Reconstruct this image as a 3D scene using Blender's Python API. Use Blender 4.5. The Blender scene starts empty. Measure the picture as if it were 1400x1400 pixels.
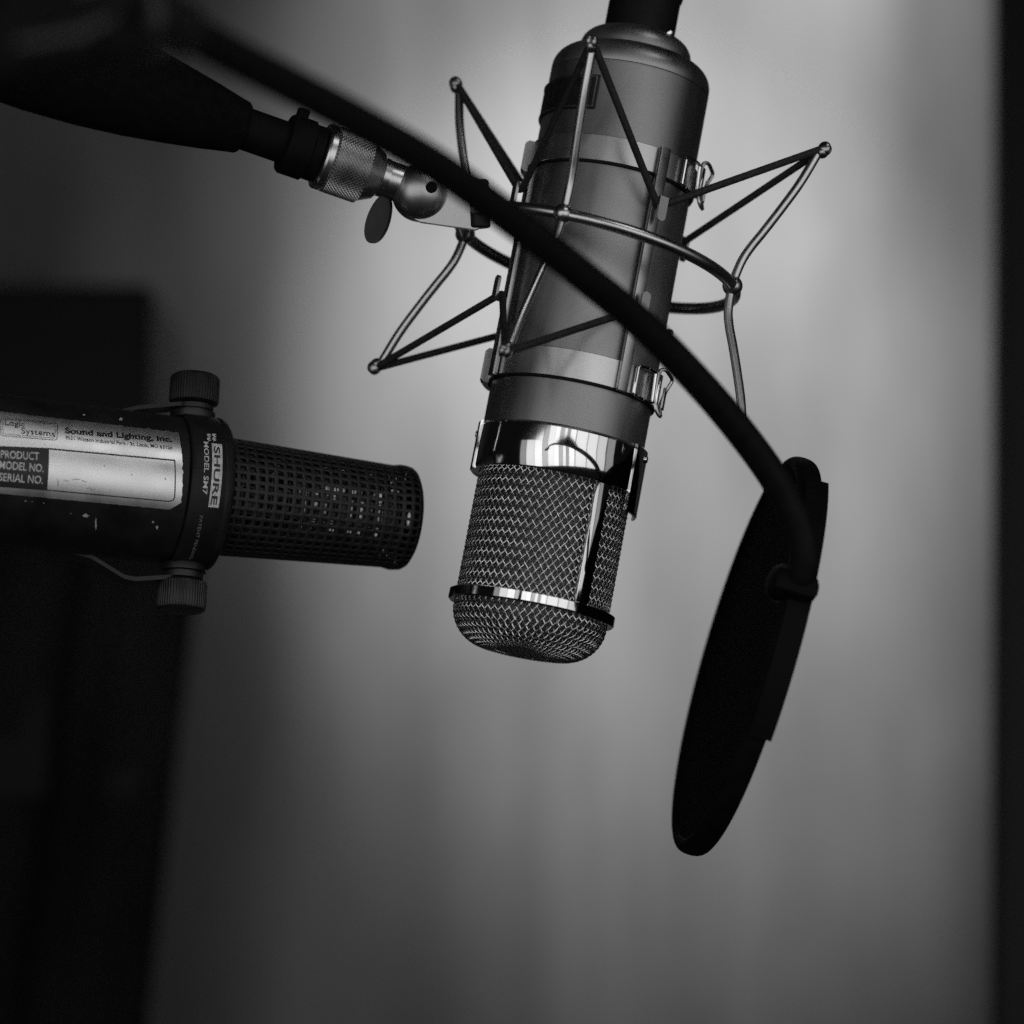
import bpy, bmesh, math, random
from mathutils import Vector, Matrix, noise

rnd = random.Random(7)
scene = bpy.context.scene
COL = scene.collection
PI = math.pi
R = math.radians
MM = 0.001

# ------------------------------------------------------------------ camera
FOV = R(20.0)
FPX = 700.0 / math.tan(FOV / 2)            # focal length in pixels of the 1400 px photograph
PITCH = R(8.0)
CAMLOC = Vector((0, 0, 1.35))
cr = Vector((1, 0, 0)); cu = Vector((0, -math.sin(PITCH), math.cos(PITCH))); cb = Vector((0, -math.cos(PITCH), -math.sin(PITCH)))
CAMW = Matrix(((cr.x, cu.x, cb.x, CAMLOC.x), (cr.y, cu.y, cb.y, CAMLOC.y), (cr.z, cu.z, cb.z, CAMLOC.z), (0, 0, 0, 1)))


def C(px, py, d):
    """A measured direction and a distance (mm) to a point in millimetres in the camera's frame."""
    return Vector(((px - 700) / FPX * d, (700 - py) / FPX * d, -d))


def frame(o, x, y, z):
    return Matrix(((x.x, y.x, z.x, o.x), (x.y, y.y, z.y, o.y), (x.z, y.z, z.z, o.z), (0, 0, 0, 1)))


# ------------------------------------------------------------------ materials
def mat(name, base, metallic=0.0, rough=0.5, aniso=0.0, noise_scale=None, noise_amt=0.0, rough_var=0.0, bump=0.0,
        bump_scale=400.0, stretch=(1, 1, 1), spec=0.5, coat=0.0):
    m = bpy.data.materials.new(name)
    m.use_nodes = True
    nt = m.node_tree
    b = nt.nodes['Principled BSDF']
    if not isinstance(base, (tuple, list)):
        base = (base, base, base)
    b.inputs['Base Color'].default_value = (*base, 1)
    b.inputs['Metallic'].default_value = metallic
    b.inputs['Roughness'].default_value = rough
    b.inputs['Anisotropic'].default_value = aniso
    b.inputs['Specular IOR Level'].default_value = spec
    b.inputs['Coat Weight'].default_value = coat
    tc = nt.nodes.new('ShaderNodeTexCoord')
    mp = nt.nodes.new('ShaderNodeMapping')
    mp.inputs['Scale'].default_value = stretch
    nt.links.new(tc.outputs['Object'], mp.inputs['Vector'])
    if noise_amt > 0 or rough_var > 0:
        n = nt.nodes.new('ShaderNodeTexNoise')
        n.inputs['Scale'].default_value = noise_scale or 60
        n.inputs['Detail'].default_value = 5
        nt.links.new(mp.outputs['Vector'], n.inputs['Vector'])
        if noise_amt > 0:
            r = nt.nodes.new('ShaderNodeMapRange')
            r.inputs['From Min'].default_value = 0.3; r.inputs['From Max'].default_value = 0.7
            r.inputs['To Min'].default_value = 1 - noise_amt; r.inputs['To Max'].default_value = 1 + noise_amt
            nt.links.new(n.outputs['Fac'], r.inputs['Value'])
            mul = nt.nodes.new('ShaderNodeVectorMath'); mul.operation = 'SCALE'
            mul.inputs[0].default_value = base
            nt.links.new(r.outputs['Result'], mul.inputs['Scale'])
            nt.links.new(mul.outputs['Vector'], b.inputs['Base Color'])
        if rough_var > 0:
            r2 = nt.nodes.new('ShaderNodeMapRange')
            r2.inputs['From Min'].default_value = 0.3; r2.inputs['From Max'].default_value = 0.7
            r2.inputs['To Min'].default_value = max(0.02, rough - rough_var); r2.inputs['To Max'].default_value = rough + rough_var
            nt.links.new(n.outputs['Fac'], r2.inputs['Value'])
            nt.links.new(r2.outputs['Result'], b.inputs['Roughness'])
    if bump > 0:
        n2 = nt.nodes.new('ShaderNodeTexNoise')
        n2.inputs['Scale'].default_value = bump_scale
        n2.inputs['Detail'].default_value = 4
        nt.links.new(mp.outputs['Vector'], n2.inputs['Vector'])
        bp = nt.nodes.new('ShaderNodeBump')
        bp.inputs['Strength'].default_value = bump
        bp.inputs['Distance'].default_value = 0.0005
        nt.links.new(n2.outputs['Fac'], bp.inputs['Height'])
        nt.links.new(bp.outputs['Normal'], b.inputs['Normal'])
    return m


M = {}
M['satin'] = mat('satin_nickel', 0.36, 1.0, 0.44, noise_scale=34, noise_amt=0.26, rough_var=0.13, bump=0.05, bump_scale=900, stretch=(1, 1, 0.35))
M['chrome'] = mat('polished_chrome', 0.78, 1.0, 0.07, noise_scale=120, rough_var=0.02)
M['steel'] = mat('brushed_steel', 0.54, 1.0, 0.29, noise_scale=60, noise_amt=0.06, rough_var=0.03)
M['band'] = mat('band_steel', 0.62, 1.0, 0.33, noise_scale=70, noise_amt=0.10, rough_var=0.07, stretch=(1, 1, 0.5))
M['bar'] = mat('bar_steel', 0.40, 1.0, 0.33, noise_scale=110, noise_amt=0.12, rough_var=0.07)
M['mesh'] = mat('mesh_wire', 0.85, 1.0, 0.28, noise_scale=300, noise_amt=0.3)
M['screen'] = mat('inner_screen', 0.13, 0.8, 0.5, noise_scale=1800, noise_amt=0.7, bump=1.0, bump_scale=1600)
M['rubber'] = mat('black_rubber', 0.006, 0, 0.62, noise_scale=200, noise_amt=0.3, spec=0.2)
M['cord'] = mat('black_elastic', 0.022, 0, 0.7, noise_scale=600, noise_amt=0.4, bump=0.6, bump_scale=1500, spec=0.35)
M['plastic'] = mat('black_plastic', 0.005, 0, 0.7, noise_scale=160, noise_amt=0.3, rough_var=0.08, spec=0.10)
M['flat'] = mat('black_foam', 0.004, 0, 0.9, noise_scale=300, noise_amt=0.4, bump=0.5, bump_scale=900, spec=0.1)
M['paint'] = mat('black_paint', 0.013, 0, 0.5, noise_scale=90, noise_amt=0.3, rough_var=0.1, bump=0.12, bump_scale=700, spec=0.25)
M['cage'] = mat('black_cage', 0.016, 0.0, 0.55, noise_scale=200, noise_amt=0.3, rough_var=0.08, spec=0.45)
M['knob'] = mat('knob_metal', 0.042, 0.7, 0.42, noise_scale=150, noise_amt=0.2, rough_var=0.1)
M['knobdark'] = mat('dark_knob', 0.016, 0.5, 0.5, noise_scale=150, noise_amt=0.2, rough_var=0.1)
M['yoke'] = mat('yoke_steel', 0.026, 0.5, 0.45, noise_scale=100, noise_amt=0.2, rough_var=0.1)
M['label'] = mat('label_foil', 0.78, 1.0, 0.40, noise_scale=55, noise_amt=0.12, rough_var=0.08, bump=0.10, bump_scale=160, stretch=(1, 0.6, 0.6))
M['ink'] = mat('black_ink', 0.012, 0, 0.45)
M['print'] = mat('pale_print', 0.62, 0, 0.5, noise_scale=700, noise_amt=0.35)
M['faint'] = mat('worn_print', 0.22, 0, 0.6, noise_scale=900, noise_amt=0.6)
M['chip'] = mat('bare_metal', 0.5, 0.0, 0.5)
M['knurl'] = mat('knurled_steel', 0.58, 1.0, 0.30, noise_scale=120, noise_amt=0.1, rough_var=0.05)
M['bracket'] = mat('bracket_steel', 0.42, 1.0, 0.36, noise_scale=80, noise_amt=0.12, rough_var=0.06)
M['plate'] = mat('badge_black', 0.012, 0, 0.4, noise_scale=300, noise_amt=0.3)


# ------------------------------------------------------------------ mesh helpers (millimetres)
def lathe(bm, prof, seg=96, axis='z', closed_ends=False):
    """prof: list of (r, h). Revolved about z (or x)."""
    rings = []
    for r, h in prof:
        ring = []
        for k in range(seg):
            a = 2 * PI * k / seg
            if axis == 'z':
                ring.append(bm.verts.new((r * math.cos(a), r * math.sin(a), h)))
            else:
                ring.append(bm.verts.new((h, r * math.cos(a), r * math.sin(a))))
        rings.append(ring)
    for i in range(len(rings) - 1):
        for k in range(seg):
            bm.faces.new((rings[i][k], rings[i][(k + 1) % seg], rings[i + 1][(k + 1) % seg], rings[i + 1][k]))
    if closed_ends:
        bm.faces.new(rings[0]); bm.faces.new(rings[-1])
    return rings


def tube(bm, pts, rad, seg=12, closed=False, caps=True):
    pts = [Vector(p) for p in pts]
    n = len(pts)
    rads = rad if isinstance(rad, (list, tuple)) else [rad] * n
    tang = []
    for i in range(n):
        if closed:
            t = (pts[(i + 1) % n] - pts[i]).normalized() + (pts[i] - pts[i - 1]).normalized()
        elif i == 0:
            t = pts[1] - pts[0]
        elif i == n - 1:
            t = pts[-1] - pts[-2]
        else:
            t = (pts[i + 1] - pts[i]).normalized() + (pts[i] - pts[i - 1]).normalized()
        tang.append(t.normalized())
    u = tang[0].orthogonal().normalized()
    rings = []
    for i in range(n):
        t = tang[i]
        u = (u - t * u.dot(t)).normalized()
        v = t.cross(u)
        rings.append([bm.verts.new(pts[i] + (u * math.cos(2 * PI * k / seg) + v * math.sin(2 * PI * k / seg)) * rads[i]) for k in range(seg)])
    m = n if closed else n - 1
    for i in range(m):
        a, b = rings[i], rings[(i + 1) % n]
        sh = 0
        if closed and i == n - 1:
            best = 1e9
            for s in range(seg):
                d = (a[0].co - b[s].co).length
                if d < best:
                    best, sh = d, s
        for k in range(seg):
            bm.faces.new((a[k], a[(k + 1) % seg], b[(k + 1 + sh) % seg], b[(k + sh) % seg]))
    if caps and not closed:
        bm.faces.new(rings[0]); bm.faces.new(rings[-1])


def smooth_path(pts, sub=8, closed=False):
    pts = [Vector(p) for p in pts]
    n = len(pts)
    out = []
    rng = n if closed else n - 1
    for i in range(rng):
        if closed:
            p0, p1, p2, p3 = pts[i - 1], pts[i], pts[(i + 1) % n], pts[(i + 2) % n]
        else:
            p1, p2 = pts[i], pts[i + 1]
            p0 = pts[i - 1] if i else p1 * 2 - p2
            p3 = pts[i + 2] if i + 2 < n else p2 * 2 - p1
        for s in range(sub):
            t = s / sub
            out.append(0.5 * ((2 * p1) + (p2 - p0) * t + (2 * p0 - 5 * p1 + 4 * p2 - p3) * t * t + (3 * p1 - p0 - 3 * p2 + p3) * t ** 3))
    if not closed:
        out.append(pts[-1])
    return out


def rounded(pts, cut=1.6, closed=False):
    """Replace corners of a polyline with three-point bends."""
    pts = [Vector(p) for p in pts]
    n = len(pts)
    out = []
    for i in range(n):
        if not closed and i in (0, n - 1):
            out.append(pts[i]); continue
        a, b, c = pts[i - 1], pts[i], pts[(i + 1) % n]
        da = (a - b); dc = (c - b)
        p = b + da.normalized() * min(cut, da.length * .45)
        q = b + dc.normalized() * min(cut, dc.length * .45)
        for t in (0, .25, .5, .75, 1):
            out.append(p * (1 - t) ** 2 + b * 2 * t * (1 - t) + q * t * t)
    return out


def ellipsoid(bm, c, r, seg=24, rings=14, mtx=None):
    if not isinstance(r, (tuple, list)):
        r = (r, r, r)
    m = Matrix.Translation(Vector(c)) @ (mtx or Matrix.Identity(4)) @ Matrix.Diagonal((*r, 1))
    bmesh.ops.create_uvsphere(bm, u_segments=seg, v_segments=rings, radius=1, matrix=m)


def cyl(bm, a, b, r, seg=32, bevel=0.0, r2=None):
    a = Vector(a); b = Vector(b)
    d = b - a; L = d.length; t = d / L
    r2 = r if r2 is None else r2
    if bevel > 0:
        ps = [(0.0, r - bevel), (bevel * .35, r - bevel * .35), (bevel, r), (L - bevel, r2), (L - bevel * .35, r2 - bevel * .35), (L, r2 - bevel)]
    else:
        ps = [(0, r), (L, r2)]
    u = t.orthogonal().normalized(); v = t.cross(u)
    rings = [[bm.verts.new(a + t * h + (u * math.cos(2 * PI * k / seg) + v * math.sin(2 * PI * k / seg)) * rr) for k in range(seg)] for h, rr in ps]
    for i in range(len(rings) - 1):
        for k in range(seg):
            bm.faces.new((rings[i][k], rings[i][(k + 1) % seg], rings[i + 1][(k + 1) % seg], rings[i + 1][k]))
    bm.faces.new(rings[0]); bm.faces.new(rings[-1])


def box(bm, c, size, mtx=None, bevel=0.0):
    b2 = bmesh.new()
    bmesh.ops.create_cube(b2, size=1, matrix=Matrix.Diagonal((*size, 1)))
    if bevel > 0:
        bmesh.ops.bevel(b2, geom=b2.edges[:], offset=bevel, segments=2, affect='EDGES', profile=.5)
    m = Matrix.Translation(Vector(c)) @ (mtx or Matrix.Identity(4))
    merge(bm, b2, m)


def merge(bm, b2, m=None):
    mp = {}
    for v in b2.verts:
        mp[v] = bm.verts.new((m @ v.co) if m else v.co)
    for f in b2.faces:
        try:
            bm.faces.new([mp[v] for v in f.verts])
        except ValueError:
            pass
    b2.free()


def cp(az, r, z):
    """Cylindrical to local: az degrees from the front (-y) towards +x."""
    a = R(az)
    return Vector((r * math.sin(a), -r * math.cos(a), z))


def sector(bm, az0, az1, z0, z1, r0, r1, n=24, bevel=0.3):
    """A curved bar hugging a cylinder about z."""
    e = bevel
    prof = [(r0, z0), (r1 - e, z0), (r1, z0 + e), (r1, z1 - e), (r1 - e, z1), (r0, z1)]
    full = abs(az1 - az0) >= 359.9
    rows = []
    cnt = n if full else n + 1
    for k in range(cnt):
        a = az0 + (az1 - az0) * k / n
        rows.append([bm.verts.new(cp(a, r, z)) for r, z in prof])
    m = len(prof)
    for k in range(n):
        p, q = rows[k], rows[(k + 1) % cnt]
        for j in range(m):
            bm.faces.new((p[j], p[(j + 1) % m], q[(j + 1) % m], q[j]))
    if not full:
        bm.faces.new(rows[0]); bm.faces.new(rows[-1])


def extrude_poly(bm, pts, d):
    """pts: outline vertices; d: extrusion vector."""
    d = Vector(d)
    a = [bm.verts.new(p) for p in pts]
    b = [bm.verts.new(Vector(p) + d) for p in pts]
    n = len(a)
    bm.faces.new(a); bm.faces.new(b[::-1])
    for i in range(n):
        bm.faces.new((a[i], a[(i + 1) % n], b[(i + 1) % n], b[i]))


def obj(name, bm, material, parent=None, sharp=35, tr=None):
    bmesh.ops.recalc_face_normals(bm, faces=bm.faces[:])
    me = bpy.data.meshes.new(name)
    if tr is not None:
        bm.transform(tr)
    bm.transform(Matrix.Scale(MM, 4))
    bm.to_mesh(me); bm.free()
    for p in me.polygons:
        p.use_smooth = True
    me.set_sharp_from_angle(angle=R(sharp))
    if material:
        me.materials.append(material)
    o = bpy.data.objects.new(name, me)
    COL.objects.link(o)
    if parent:
        o.parent = parent
    return o


def tag(o, label=None, cat=None, group=None, kind=None):
    if label: o['label'] = label
    if cat: o['category'] = cat
    if group: o['group'] = group
    if kind: o['kind'] = kind
    return o


def thing(name, label, cat, F):
    o = bpy.data.objects.new(name, None)
    o.empty_display_size = 0.02
    COL.objects.link(o)
    L = F.copy()
    L.translation = F.translation * MM
    o.matrix_world = CAMW @ L
    return tag(o, label, cat)


def text_verts(s, bold=0.0):
    cu_ = bpy.data.curves.new('lettering', 'FONT')
    cu_.body = s
    cu_.offset = bold
    cu_.resolution_u = 3
    to = bpy.data.objects.new('lettering', cu_)
    COL.objects.link(to)
    dg = bpy.context.evaluated_depsgraph_get()
    me = to.evaluated_get(dg).to_mesh()
    vs = [v.co.copy() for v in me.vertices]
    fs = [tuple(p.vertices) for p in me.polygons]
    to.evaluated_get(dg).to_mesh_clear()
    bpy.data.objects.remove(to); bpy.data.curves.remove(cu_)
    return vs, fs


# ================================================================== setting
def wpt(px, py, d):
    return CAMW @ (C(px, py, d) * MM)


def world_obj(name, bm, material):
    me = bpy.data.meshes.new(name)
    bmesh.ops.recalc_face_normals(bm, faces=bm.faces[:])
    bm.to_mesh(me); bm.free()
    for p in me.polygons:
        p.use_smooth = True
    me.set_sharp_from_angle(angle=R(35))
    me.materials.append(material)
    o = bpy.data.objects.new(name, me)
    COL.objects.link(o)
    return o


WALLY = 2.60


def wall_material():
    m = bpy.data.materials.new('pale_wall')
    m.use_nodes = True
    nt = m.node_tree; b = nt.nodes['Principled BSDF']
    b.inputs['Roughness'].default_value = 0.9
    b.inputs['Specular IOR Level'].default_value = 0.1
    tc = nt.nodes.new('ShaderNodeTexCoord')
    def nz(scale, st, detail):
        mp = nt.nodes.new('ShaderNodeMapping'); mp.inputs['Scale'].default_value = st
        nt.links.new(tc.outputs['Object'], mp.inputs['Vector'])
        n = nt.nodes.new('ShaderNodeTexNoise'); n.inputs['Scale'].default_value = scale; n.inputs['Detail'].default_value = detail
        nt.links.new(mp.outputs['Vector'], n.inputs['Vector'])
        return n
    a = nz(8.0, (1, 1, 0.09), 3); c = nz(6.0, (1, 1, 0.45), 5)
    add = nt.nodes.new('ShaderNodeMath'); add.operation = 'ADD'
    nt.links.new(a.outputs['Fac'], add.inputs[0]); nt.links.new(c.outputs['Fac'], add.inputs[1])
    r = nt.nodes.new('ShaderNodeMapRange')
    r.inputs['From Min'].default_value = 0.74; r.inputs['From Max'].default_value = 1.26
    r.inputs['To Min'].default_value = 0.165; r.inputs['To Max'].default_value = 0.325
    nt.links.new(add.outputs[0], r.inputs['Value'])
    nt.links.new(r.outputs['Result'], b.inputs['Base Color'])
    return m


bm = bmesh.new()
# backdrop wall with very shallow unevenness
NX, NZ = 60, 50
g = [[bm.verts.new((-2.2 + 4.4 * i / NX, WALLY + 0.006 * math.sin(i * 1.3) * math.sin(j * .23), 0.0 + 3.4 * j / NZ)) for i in range(NX + 1)] for j in range(NZ + 1)]
for j in range(NZ):
    for i in range(NX):
        bm.faces.new((g[j][i], g[j][i + 1], g[j + 1][i + 1], g[j + 1][i]))
tag(world_obj('wall', bm, wall_material()), kind='structure')


def wbox(name, x0, x1, y0, y1, z0, z1, material, bevel=0.01):
    b = bmesh.new()
    box(b, ((x0 + x1) / 2, (y0 + y1) / 2, (z0 + z1) / 2), (x1 - x0, y1 - y0, z1 - z0), bevel=bevel)
    return world_obj(name, b, material)


M['post'] = mat('dark_post', 0.006, 0, 0.6, noise_scale=4, noise_amt=0.3)
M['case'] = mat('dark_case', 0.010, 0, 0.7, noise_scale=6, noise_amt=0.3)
M['shade'] = mat('shadow_tone', 0.055, 0, 0.95, noise_scale=5, noise_amt=0.5, spec=0.1)

x0 = wpt(1355, 700, 2070).x
post = wbox('door_post', x0, x0 + 0.14, 2.03, 2.06, 0.0, 3.2, M['post'])
for v in post.data.vertices:
    v.co.x += (v.co.z - wpt(1363, 700, 2070).z) * 0.0255
tag(post, 'dark upright post at the edge of the bright wall, out of focus', 'post')
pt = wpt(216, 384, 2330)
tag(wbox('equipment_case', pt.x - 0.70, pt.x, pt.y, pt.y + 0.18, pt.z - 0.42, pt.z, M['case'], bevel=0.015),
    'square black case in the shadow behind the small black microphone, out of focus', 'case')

# a dark sheet standing in for the soft shadow under the case
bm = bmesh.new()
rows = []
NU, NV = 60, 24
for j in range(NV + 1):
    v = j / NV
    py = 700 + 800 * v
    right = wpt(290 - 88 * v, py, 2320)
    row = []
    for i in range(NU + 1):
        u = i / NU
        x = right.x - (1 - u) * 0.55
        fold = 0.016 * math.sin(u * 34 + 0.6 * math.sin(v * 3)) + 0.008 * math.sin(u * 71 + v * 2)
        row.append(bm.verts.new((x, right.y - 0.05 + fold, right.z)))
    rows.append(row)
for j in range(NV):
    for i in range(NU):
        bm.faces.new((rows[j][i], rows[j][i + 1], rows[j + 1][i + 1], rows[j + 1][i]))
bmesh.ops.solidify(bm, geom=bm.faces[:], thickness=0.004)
tag(world_obj('shadow_sheet', bm, M['shade']), 'soft shadow below the black case, put in as a dark folded sheet, out of focus', 'shade')

# ================================================================== large condenser microphone
TILT = math.atan2(0.1857, 0.9826)
LEAN = R(9.0)
uz = Vector((math.sin(TILT) * math.cos(LEAN), math.cos(TILT) * math.cos(LEAN), -math.sin(LEAN)))
ux = Vector((math.cos(TILT), -math.sin(TILT), 0))
uy = uz.cross(ux)
FM = frame(C(771.5, 593, 1112), ux, uy, uz)
mic = thing('condenser_microphone', 'large grey studio microphone hanging head down with a woven mesh grille', 'microphone', FM)

BR = 31.2
bm = bmesh.new()
lathe(bm, [(28.0, -3.0), (BR - .4, -3.0), (BR, -2.5), (BR, 60), (BR, 139.6), (BR - .45, 139.8), (BR - .45, 140.2), (BR, 140.4)], 128)
obj('body_tube', bm, M['satin'], mic)
bm = bmesh.new()
sh = [(BR - .2, 140.4), (BR, 141.0)]
for k in range(1, 13):
    a = PI / 2 * k / 12
    sh.append((BR - 8.5 + 8.5 * math.cos(a), 142.5 + 8.5 * math.sin(a)))
sh += [(21, 151.6)]
lathe(bm, sh, 128)
obj('shoulder', bm, M['satin'], mic)
bm = bmesh.new()
capp = [(21.9, 150.8), (22.0, 153.2)]
for k in range(1, 11):
    a = PI / 2 * k / 10
    capp.append((15 + 7 * math.cos(a), 153.2 + 7.2 * math.sin(a)))
capp += [(13, 160.6)]
lathe(bm, capp, 96)
obj('end_cap', bm, M['satin'], mic)
bm = bmesh.new()
cyl(bm, cp(38, 17.6, 158.3), cp(38, 18.6, 161.0), 1.7, 20, .4)
obj('screw', bm, M['chrome'], mic)

# badge
bm = bmesh.new()
sector(bm, -108, -22, 119.8, 133.4, BR - .3, BR + 1.0, 30, .25)
badge = obj('badge', bm, M['plate'], mic)
bm = bmesh.new()
for (a0, a1, z0, z1) in ((-107, -23, 132.3, 132.9), (-107, -23, 120.4, 121.0), (-24, -23, 121.0, 132.3)):
    sector(bm, a0, a1, z0, z1, BR + .9, BR + 1.25, 30, .08)
obj('badge_border', bm, M['bar'], badge)
bm = bmesh.new()
for a, w, z0, z1 in ((-71, 1.6, 124, 130), (-68.5, 4, 124, 125), (-63, 1.5, 124, 130), (-60.5, 3.6, 129, 130), (-54, 1.5, 124, 130), (-51.5, 3.4, 126.6, 127.6), (-46, 1.5, 124, 130), (-40, 1.4, 124, 130), (-37.5, 3.5, 124, 125)):
    sector(bm, a, a + w, z0, z1, BR + .9, BR + 1.2, 4, .06)
obj('badge_marks', bm, M['yoke'], badge)

# chrome collar above the grille
bm = bmesh.new()
lathe(bm, [(29, -3.3), (31.9, -3.3), (32.3, -3.8), (32.45, -10), (32.4, -19.8), (32.0, -20.4), (29.5, -20.4)], 160)
collar = obj('collar', bm, M['chrome'], mic)
for az in (78, -97):
    bm = bmesh.new()
    sector(bm, az - 20, az + 20, -27.6 if az > 0 else -20.6, -1.8, 31.6, 33.0, 20, .5)
    tab = obj('collar_tab', bm, M['chrome'], collar)
    bm = bmesh.new()
    cyl(bm, cp(az - 2, 32.6, -5.5), cp(az - 2, 33.8, -5.5), 1.5, 20, .4)
    obj('collar_screw', bm, M['chrome'], collar)

# woven wire grille: real helical wires, over-under at each crossing
GR = 28.9
Z0, Z1 = -20.0, -67.2
NW = 62
dphi = 2 * PI / NW
PZ = 4.0                         # axial height of one diamond
bm = bmesh.new()
WR = 0.31
H = Z0 - Z1
ncross = H / (PZ / 2)
steps = int(ncross * 4)
for sgn in (1, -1):
    for w in range(NW):
        pts = []
        for s in range(steps + 1):
            d = H * s / steps
            c = d / (PZ / 2)     # crossings passed
            ang = w * dphi + sgn * c * dphi / 2
            rr = GR + sgn * 0.36 * math.cos(PI * c)
            pts.append((rr * math.sin(ang), -rr * math.cos(ang), Z0 - d))
        tube(bm, pts, WR, 5, caps=False)
grille = obj('grille', bm, M['mesh'], mic, sharp=80)
bm = bmesh.new()
lathe(bm, [(GR - 1.3, -19.5), (GR - 1.3, -68)], 96)
obj('inner_screen', bm, M['screen'], grille)


def dome_z(r):
    """Height of the rounded end over the radius."""
    RR, cr_, zb = 29.0, 13.5, -86.0
    if r < RR - cr_:
        return zb - 0.0 + 0.012 * (0) + 0.8 * (r / RR) ** 2
    t = min(1.0, (r - (RR - cr_)) / cr_)
    return zb + cr_ * (1 - math.sqrt(max(0.0, 1 - t * t))) + 0.8 * (r / RR) ** 2


# the rounded end: the same helical weave carried over the shoulder, a flat weave in the middle
prof_d = [(GR, -69.0), (GR, -71.5)]
for k in range(0, 41):
    r = GR - (GR - 11.0) * (1 - math.cos(PI / 2 * k / 40))
    prof_d.append((r, dome_z(min(r, 28.99))))
cum = [0.0]
for p, q in zip(prof_d, prof_d[1:]):
    cum.append(cum[-1] + math.hypot(q[0] - p[0], q[1] - p[1]))


def along(d):
    for i in range(len(cum) - 1):
        if d <= cum[i + 1] + 1e-9:
            L_ = cum[i + 1] - cum[i]
            u = (d - cum[i]) / L_ if L_ > 0 else 0
            p, q = prof_d[i], prof_d[i + 1]
            t = Vector((q[0] - p[0], q[1] - p[1])); t = t.normalized() if t.length else Vector((0, -1))
            return p[0] + (q[0] - p[0]) * u, p[1] + (q[1] - p[1]) * u, t
    return prof_d[-1][0], prof_d[-1][1], Vector((-1, 0))


bm = bmesh.new()
Hd = cum[-1]
for sgn in (1, -1):
    for w in range(NW):
        pts = []
        c = 0.0; d = 0.0
        while d < Hd:
            r, z, t = along(d)
            ang = w * dphi + sgn * c * dphi / 2
            nrm = Vector((-t.y, t.x))          # outward
            wv = sgn * 0.36 * math.cos(PI * c)
            rr, zz_ = r + nrm.x * wv, z + nrm.y * wv
            pts.append((rr * math.sin(ang), -rr * math.cos(ang), zz_))
            step = 0.5 * max(.45, r / GR)      # crossings stay in proportion as the ring narrows
            d += step; c += step / ((PZ / 2) * max(.45, r / GR))
        tube(bm, pts, WR, 5, caps=False)
PITCHW = 1.7
for fam in (0, 1):
    ca, sa = (math.cos(R(38)), math.sin(R(38))) if fam == 0 else (math.cos(R(128)), math.sin(R(128)))
    for k in range(-7, 8):
        off = k * PITCHW
        half = math.sqrt(max(0, 13.0 ** 2 - off * off))
        n = max(6, int(half * 2 / 0.5))
        pts = []
        for i in range(n + 1):
            q = -half + 2 * half * i / n
            x = q * ca - off * sa; y = q * sa + off * ca
            pts.append((x, y, dome_z(math.hypot(x, y)) + .3 - 0.34 * math.cos(PI * (q / PITCHW + k)) * (1 if fam == 0 else -1)))
        tube(bm, pts, WR, 5, caps=False)
dome = obj('grille_dome', bm, M['mesh'], mic, sharp=80)
bm = bmesh.new()
prof = [(28.2, -69)]
for k in range(0, 25):
    r = 28.0 * math.cos(PI / 2 * k / 24)
    prof.append((max(r, .01), dome_z(r * 29 / 28) + 1.0))
lathe(bm, prof, 96)
obj('inner_screen', bm, M['screen'], dome)

bm = bmesh.new()
lathe(bm, [(28.5, -66.3), (31.3, -66.3), (31.9, -66.8), (31.95, -70.0), (31.4, -70.6), (28.5, -70.6)], 160)
obj('grille_band', bm, M['chrome'], mic)
for az in (34, -146):
    bm = bmesh.new()
    mt = Matrix.Rotation(R(az), 4, 'Z')
    box(bm, mt @ Vector((0, -30.2, -43.3)), (6.2, 2.6, 46), mt, .4)
    obj('grille_strut', bm, M['chrome'], mic)

# cable plug on the top of the microphone
plug = thing('microphone_cable', 'thick black cable sleeve rising from the cap of the large grey microphone', 'cable', FM @ Matrix.Translation((0, 0, 160.4)))
bm = bmesh.new()
pts = [(0, 0, z) for z in (0.2, 20, 40, 60, 80)] + [(0.6, 1, 110), (2, 3, 150), (4, 6, 200)]
tube(bm, pts, [13.9, 13.9, 13.9, 13.9, 13.9, 13.6, 13, 12.5], 48)
obj('sleeve', bm, M['rubber'], plug)
bm = bmesh.new()
lathe(bm, [(13.0, 17.0), (14.4, 17.2), (14.6, 18.5), (14.6, 22), (14.4, 23.2), (13, 23.4)], 64)
obj('sleeve_ring', bm, M['rubber'], plug)

# ================================================================== elastic shock mount round the microphone
mount = thing('shock_mount', 'steel spider shock mount of wire arms and black elastic cords holding the large grey microphone', 'shock mount', FM)
MT = Matrix.Translation((0, 0, 69.7)) @ Matrix.Rotation(R(4.7), 4, 'Y')

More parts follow.
